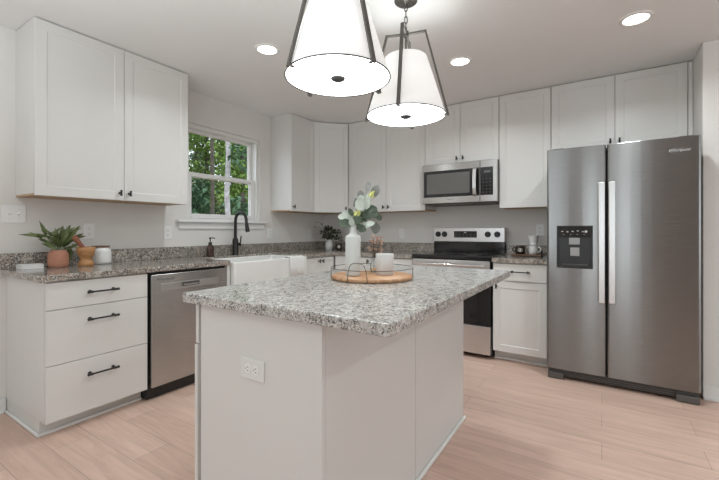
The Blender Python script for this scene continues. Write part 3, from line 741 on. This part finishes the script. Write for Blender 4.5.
# the long arching leaves at the left and the two that stick up
for p_, d_, ln, w_ in (((.02, -.050, .205), (.05, -1, .16), .160, .030), ((.02, -.070, .205), (.0, -.30, 1), .110, .028), ((.03, -.060, .205), (.1, .75, .75), .095, .022), ((.0, .03, .205), (-.1, 1, .55), .105, .026), ((-.04, .050, .190), (-.3, .9, .5), .10, .026), ((.03, .02, .18), (.1, .3, 1), .085, .024), ((.02, -.02, .12), (.15, -.75, .75), .13, .034), ((.02, -.01, .12), (.2, -.85, .45), .10, .030)):
    lf.leaf(p_, d_, (.8, .1, .5), ln, w_, 'lance', .12); stm.tube([(0, 0, .10), Vector(p_) * .7 + Vector((0, 0, .035)), p_], .0018, 5)
for k in range(26):
    lf.leaf((rnd.uniform(-.05, .0), .062 + rnd.uniform(0, .018), rnd.uniform(.075, .13)), (rnd.uniform(-.3, .0), rnd.uniform(-.1, .1), -1), (.8, .3, .3), .060, .024, 'lance', .1)
stm.tube([(0, .01, .10), (-.01, .045, .125), (-.02, .075, .12), (-.025, .080, .07)], .002, 5)
lf.build('foliage', 'leaf', tp); stm.build('stems', 'stem_green', tp)
mo = thing('mortar', 'honey-coloured turned wooden mortar beside the terracotta jar', 'mortar', (.190, -2.930, CZ))
MB().lathe([(.043, 0), (.048, .006), (.047, .022), (.035, .042), (.033, .053), (.045, .070), (.053, .100), (.055, .131), (.050, .132), (.043, .103), (.022, .080), (.0001, .078)], n=36).build('bowl', 'mortar', mo)
ps = thing('pestle', 'red-brown wooden pestle leaning in the wooden mortar', 'pestle', (.190, -2.930, CZ + .0805))
MB().tube([(.0, .004, .006), (.0, -.010, .034), (-.002, -.040, .078), (-.003, -.066, .118), (-.003, -.072, .126)], [.010, .0135, .0150, .0185, .011], 14).build('shaft', 'pestle', ps)
cj = thing('canister', 'white ceramic jar with a brown wooden lid, next to the mortar', 'jar', (.090, -2.795, CZ))
MB().lathe([(.056, 0), (.065, .006), (.067, .02), (.067, .088), (.062, .106), (.052, .115), (.052, .120)], n=36).build('jar', 'porcelain', cj)
MB().cyl((0, 0, .120), (0, 0, .133), .056, n=32).build('lid', 'walnut', cj, .003)
bk = thing('book', 'low white block like a closed book lying left of the terracotta jar', 'book', (.085, -3.188, CZ), PI / 2)
MB().box(-.075, .040, -.055, .040, 0, .003).box(-.075, .040, -.055, .040, .025, .028).box(-.075, .040, .036, .040, .003, .025).build('cover', 'paper', bk, .001)
MB().box(-.073, .038, -.053, .036, .0032, .0248).build('pages', 'paper', bk)

# ------------------------------------------------------------------ things on the island
TX, TY = 2.215, -2.447; TZ = .9144
tr = thing('serving_tray', 'round wooden tray with a thin black wire rail, on the island', 'tray', (TX, TY, TZ))
MB().lathe([(.195, 0), (.205, .003), (.208, .014), (.204, .020), (.0001, .020)], n=64).build('board', 'board', tr)
w = MB(); a0 = math.radians(-57)      # toward the camera: the raised handle arch
Rr = .2095
w.tube([(Rr * math.cos(a0 + k * PI / 32), Rr * math.sin(a0 + k * PI / 32), .058) for k in range(64)], .0016, 8, closed=True)
for q in (90, 180, 270): w.cyl((Rr * math.cos(a0 + math.radians(q)), Rr * math.sin(a0 + math.radians(q)), .002), (Rr * math.cos(a0 + math.radians(q)), Rr * math.sin(a0 + math.radians(q)), .058), .0020, n=8)
w.build('wire_rail', 'wire', tr)
aa = []
for k in range(25):
    t = k / 24; an = math.radians(-93) + t * math.radians(28)
    aa.append((Rr * math.cos(an), Rr * math.sin(an), .003 + .090 * (1 - abs(2 * t - 1) ** 4) ** .6))
MB().tube(aa, .0018, 8).build('wire_handle', 'wire', tr)
BZ_ = TZ + .0203
va = thing('vase', 'tall ribbed white ceramic bottle vase on the round tray', 'vase', (2.163, -2.545, BZ_))
MB().lathe([(.028, 0), (.0355, .003), (.0365, .010), (.0365, .192), (.033, .200), (.0195, .206), (.0175, .215), (.0165, .246), (.0185, .252), (.0150, .252), (.013, .225), (.0001, .222)], n=96, rib=24, ribd=.035).build('vessel', 'ceramic', va)
ec = thing('eucalyptus_stems', 'eucalyptus sprigs with round grey-green leaves standing in the white vase', 'foliage', (2.163, -2.545, BZ_ + .224))
rv, fv = Vector((.842, .54, 0)), Vector((-.54, .842, 0))      # across and away from the viewer's side of the island
gl = {'euc': MB(), 'euc_pale': MB(), 'euc_grey': MB(), 'bud': MB()}; st2 = MB()
gl['bud_low'] = MB()
def P(a, z, d=0.0): return rv * a + fv * d + Vector((0, 0, z))
# (across, up, length, width, lean angle, kind) of each leaf's middle
for a, z, L, w_, ang, kd in (
    (.075, .219, .060, .028, 82, 'euc_grey'), (.111, .196, .068, .044, 72, 'euc_grey'), (.038, .185, .038, .036, 120, 'euc_grey'), (.010, .143, .048, .016, 75, 'euc_grey'),
    (.045, .152, .060, .050, 105, 'euc_pale'), (.064, .132, .060, .050, 65, 'euc_pale'), (.035, .128, .058, .050, 130, 'euc_pale'), (.070, .165, .050, .034, 70, 'euc_pale'), (.022, .120, .05, .03, 140, 'euc_pale'),
    (.088, .100, .072, .066, 30, 'euc'), (.076, .086, .060, .058, -10, 'euc'), (.100, .088, .056, .05, 60, 'euc'), (.130, .068, .038, .034, -45, 'euc'), (.112, .080, .05, .036, -20, 'euc'),
    (.031, .068, .066, .056, 60, 'euc'), (.046, .062, .060, .052, 20, 'euc'), (.020, .058, .055, .045, 110, 'euc'), (.058, .076, .05, .05, 80, 'euc'), (-.010, .092, .044, .026, 120, 'euc'), (-.022, .060, .05, .03, 160, 'euc'),
    (-.054, .071, .044, .036, 172, 'euc_pale'), (-.028, .078, .060, .038, 140, 'euc_pale'), (-.043, .038, .052, .042, 190, 'euc'), (-.024, .034, .045, .036, 215, 'euc'), (-.006, .042, .045, .030, 100, 'euc_pale'),
    (.044, .012, .048, .040, -30, 'euc'), (.030, .020, .042, .034, -55, 'euc'), (.062, .028, .052, .034, 0, 'euc_pale'), (.085, .036, .045, .030, 10, 'euc_pale'), (.114, .014, .058, .048, -98, 'euc_grey')):
    t = math.radians(ang); dd = (rv * math.cos(t) + Vector((0, 0, math.sin(t))) + fv * rnd.uniform(-.3, .3)).normalized()
    gl[kd].leaf(P(a, z, rnd.uniform(-.03, .03)) - dd * (L / 2), dd, -fv + Vector((rnd.uniform(-.3, .3), rnd.uniform(-.3, .3), rnd.uniform(-.2, .5))), L, w_, 'round', .10, .2)
for a, z in ((.088, .176), (.098, .184), (.092, .170), (.014, .086), (.022, .092), (.028, .084)):
    for k in range(7): gl['bud' if z > .13 else 'bud_low'].leaf(P(a, z, -.035), Vector((rnd.uniform(-1, 1), rnd.uniform(-1, 1), rnd.uniform(-.6, 1))), -fv, .017, .009, 'lance', .1)
for a, z, d in ((.074, .20, .0), (.108, .18, .0), (.036, .17, .01), (.100, .085, 0), (-.05, .07, 0), (.110, .040, 0), (.05, .14, -.01), (-.04, .045, 0), (.03, .06, 0)):
    st2.tube([P(0, .004), P(a * .05, .034), P(a * .45, .03 + z * .42, d * .5), P(a * .85, z * .85, d), P(a, z, d)], [.0020, .0020, .0018, .0014, .001], 6)
for kd, nm in (('euc', 'leaves'), ('euc_pale', 'leaves'), ('euc_grey', 'leaves'), ('bud', 'bud_cluster'), ('bud_low', 'bud_cluster')): gl[kd].build(nm, kd[:3] if 'bud' in kd else kd, ec)
st2.build('stems', 'stem_green', ec)
cd = tag(MB().lathe([(.043, 0), (.045, .002), (.0465, .104), (.045, .1065), (.042, .1065), (.040, .090), (.0001, .088)], n=40).build('ceramic_cup', 'candle', None, 0, (2.268, -2.408, BZ_)), 'short white straight-sided cup on the round tray', 'cup')
bt = tag(MB().lathe([(.013, 0), (.0175, .003), (.0175, .045), (.011, .058), (.008, .064), (.008, .082), (.0095, .084), (.007, .084), (.0065, .062), (.0155, .044), (.0155, .006), (.0001, .005)], n=28).build('bud_vase', 'glass', None, 0, (2.178, -2.366, BZ_)), 'tiny clear glass bud vase between the white vase and the white cup', 'vase')
df = thing('dried_flowers', 'sprig of dried dusty-pink flowers in the tiny glass bud vase', 'flowers', (2.178, -2.366, BZ_ + .0055))
pt = MB(); s3 = MB()
for k in range(20):
    a = rnd.uniform(-.035, .050); z = rnd.uniform(.105, .205); d = rnd.uniform(-.03, .03); e = P(a, z, d)
    s3.tube([P(0, .004), P(a * .04, .075, 0), P(a * .55, z * .78, d * .5), e], .0009, 5)
    for q in range(11):
        dd = Vector((rnd.uniform(-1, 1), rnd.uniform(-1, 1), rnd.uniform(-.6, 1))); pt.leaf(e, dd, (rnd.uniform(-1, 1), rnd.uniform(-1, 1), 1), .014, .009, 'lance', .2)
pt.build('petals', 'petal', df); s3.build('stems', 'stem', df)

# ------------------------------------------------------------------ back corner and right counter
pv = tag(MB().lathe([(.034, 0), (.040, .004), (.045, .05), (.042, .09), (.030, .118), (.032, .130), (.027, .130), (.026, .116), (.034, .06), (.0001, .02)], n=32).build('vase', 'candle', None, 0, (.318, -.318, CZ)), 'cream ceramic vase holding dark branches in the corner', 'vase')
ob = thing('olive_branches', 'dark olive branches standing in the cream corner vase', 'foliage', (.318, -.318, CZ + .0215))
lf = MB(); stm = MB(); rnd = random.Random(11)
for k in range(40):
    a = rnd.uniform(-.13, .20); z = rnd.uniform(.13, .27) - abs(a) * .25; d = rnd.uniform(-.12, .02)
    if k == 0: a, z, d = -.16, .34, 0
    if k == 1: a, z, d = -.19, .27, 0
    pts = [Vector((0, 0, .004)), P(a * .06, .10, d * .06), P(a * .55, z * .82 + .03, d * .5), P(a, z, d)]
    stm.tube(pts, .0014, 5)
    for q in range(11 if k > 1 else 4):
        t = rnd.uniform(.25, 1.0); p = pts[1].lerp(pts[2], t * 2) if t < .5 else pts[2].lerp(pts[3], t * 2 - 1)
        lf.leaf(p, (rnd.uniform(-1, 1), rnd.uniform(-1, 1), rnd.uniform(-.5, 1)), (rnd.uniform(-1, 1), rnd.uniform(-1, 1), 1), .042, .015, 'lance', .15)
lf.build('leaves', 'leaf_dark', ob); stm.build('branches', 'stem', ob)

def mug(label, x, y, z, rot, mat, r=.040, h=.085, lab=False, group=None):
    root = thing('mug', label, 'mug', (x, y, z), rot, group)
    MB().lathe([(r * .80, 0), (r * .93, .004), (r, h * .35), (r, h * .72), (r * .93, h - .002), (r * .90, h), (r * .86, h - .003), (r * .90, h * .4), (r * .7, .008), (.0001, .007)], n=32).build('cup', mat, root)
    MB().tube([(r * .93, 0, h * .80), (r + .012, 0, h * .80), (r + .026, 0, h * .62), (r + .027, 0, h * .42), (r + .014, 0, h * .25), (r * .93, 0, h * .24)], .0055, 10).build('handle', mat, root)
    if lab:
        v = []; n_ = 20
        for k in range(n_):
            a = 2 * PI * k / n_; th = .52 * math.cos(a); zz = h * .50 + h * .20 * math.sin(a)
            v.append(((r * 1.012) * math.cos(th + lab), (r * 1.012) * math.sin(th + lab), zz))
        c_ = ((r * 1.016) * math.cos(lab), (r * 1.016) * math.sin(lab), h * .5)
        MB().add(v + [c_], [(k, (k + 1) % n_, n_) for k in range(n_)]).build('label_patch', 'label_white', root)
    return root
# viewing direction from the far corner toward the camera is about -55 degrees
mug('dark brown mug with a white oval patch, beside the cream corner vase', .420, -.245, CZ, math.radians(165), 'brown_mug', .040, .080, math.radians(-55 - 165 + 360))
mug('dark brown mug with a white oval patch, partly behind the tall ribbed vase', .540, -.205, CZ, math.radians(20), 'brown_mug', .040, .080, math.radians(-60 - 20))
tb = thing('wooden_board', 'small dark wooden board under the mugs on the right counter', 'tray', (2.603, -.200, CZ))
MB().box(-.135, .135, -.080, .080, .004, .018).build('board', 'walnut', tb, .005)
for fx in (-.11, .11): MB().box(fx - .012, fx + .012, -.07, .07, 0, .0038).build('foot', 'walnut', tb)
mug('dark brown mug with a white oval patch, on the small wooden board', 2.545, -.205, CZ + .0183, math.radians(170), 'brown_mug', .045, .080, math.radians(-80 - 170 + 360))
mug('white mug with the handle turned right, on the small wooden board', 2.660, -.190, CZ + .0183, math.radians(-15), 'porcelain', .041, .088)
dp_ = tag(MB().lathe([(.025, .0005), (.050, .001), (.050, .006), (.030, .008), (.031, .016), (.0500, .088), (.0515, .092), (.0485, .092), (.028, .018), (.012, .004)], n=32).build('coffee_dripper', 'porcelain', None, 0, (2.660, -.190, CZ + .0183 + .0885)), 'white cone coffee dripper sitting on top of the white mug', 'coffee dripper')

# ------------------------------------------------------------------ the woods outside the window
gr = struct('ground', MB().box(-9, -.20, -14, 30, -1.25, -1.05), 'litter')
hs = MB().prism([(-9, -1.25), (-9, -1.05), (-14, 1.0), (-22, 4.0), (-34, 6.5), (-34, -1.25)], 0, 44)
hs.v = [(x, z - 12, y) for x, y, z in hs.v]
struct('hillside_ground', hs, 'litter')
def tree(label, x, y, h, r, barkm, leafm, ncl, spread, zlo, seed, nleaf=60, leafL=.16, group='trees behind the window', base_z=-1.05):
    rn = random.Random(seed); root = thing('tree', label, 'tree', (x, y, base_z), 0, group)
    tr_ = MB(); pts = [(rn.uniform(-.02, .02), rn.uniform(-.02, .02), h * k / 8) for k in range(9)]
    tr_.tube(pts, [r * (1.15 - .5 * k / 8) if k else r * 1.5 for k in range(9)], 12)
    lf = MB()
    for c in range(ncl):
        a = rn.uniform(0, 2 * PI); zz = zlo + (h * .98 - zlo) * (c + rn.random()) / ncl; rr = spread * math.sqrt(rn.random())
        e = Vector((rr * math.cos(a), rr * math.sin(a), zz)); b = Vector((0, 0, max(.3, zz - rr * .5)))
        tr_.tube([b, b.lerp(e, .5) + Vector((0, 0, .08)), e], [r * .18, r * .12, r * .05], 5)
        for q in range(nleaf):
            p = e + Vector((rn.uniform(-.38, .38), rn.uniform(-.38, .38), rn.uniform(-.24, .24)))
            lf.leaf(p, (rn.uniform(-1, 1), rn.uniform(-1, 1), rn.uniform(-.8, .4)), (rn.uniform(-.6, .6), rn.uniform(-.6, .6), 1), leafL * rn.uniform(.6, 1.2), leafL * .55, 'tri', .15)
    tr_.build('trunk', barkm, root); lf.build('foliage', leafm, root)
    return root
tree('pale grey straight tree trunk seen right of centre in the window', -3.6, 1.235, 6.0, .060, 'bark_pale', 'tree_leaf', 10, .35, 4.6, 1, 40, group=None)
tree('dark slim tree trunk seen at the middle of the upper sash', -4.8, 1.72, 6.5, .050, 'bark', 'tree_leaf', 10, .35, 4.8, 2, 40, group=None)
tree('dark tree trunk at the right edge of the window view', -3.0, 1.395, 3.9, .085, 'bark_grey', 'tree_leaf_dark', 6, .10, 3.7, 3, 30, group=None)
sh = 'leafy dark green young tree low behind the window glass'
ta = 'leafy green forest tree farther back in the woods beyond the window'
k = 0
for x, y, h, zl, mt, lab, dn in (
        (-5.6, 3.35, 3.3, .6, 'tree_leaf_dark', sh, 26), (-7.6, 2.75, 3.6, .6, 'tree_leaf_dark', sh, 28), (-9.6, 4.65, 3.8, .6, 'tree_leaf_dark', sh, 28),
        (-12.6, 2.0, 9.5, 1.5, 'tree_leaf', ta, 60), (-7.9, 0.9, 8.5, 2.4, 'tree_leaf', ta, 56), (-16.8, 2.4, 9.5, 1.5, 'tree_leaf_dark', ta, 60), (-17.3, 7.2, 10.5, 1.5, 'tree_leaf', ta, 64), (-18.5, 10.6, 10.5, 1.5, 'tree_leaf_dark', ta, 64), (-7.6, 5.0, 7.0, 3.0, 'tree_leaf', ta, 40), (-9.9, 2.35, 8.5, 2.4, 'tree_leaf', ta, 52), (-11.7, 4.6, 8.0, 1.2, 'tree_leaf', ta, 48), (-10.2, 6.8, 7.5, 2.4, 'tree_leaf', ta, 44),
        (-12.6, 7.1, 8.0, 1.2, 'tree_leaf', ta, 48), (-14.2, 9.2, 8.5, 1.2, 'tree_leaf_dark', ta, 48), (-15.0, 4.4, 9.0, 1.0, 'tree_leaf_dark', ta, 48), (-12.2, 9.6, 8.0, 1.5, 'tree_leaf', ta, 48)):
    k += 1
    tree(lab, x, y, h, .09, 'bark', mt, dn, .72, zl, 20 + k, 75, .20, group='young trees low behind the window' if lab == sh else 'forest trees farther back', base_z=-1.05 if x > -9 else -1.05 + (-9 - x) * .41 - .05)
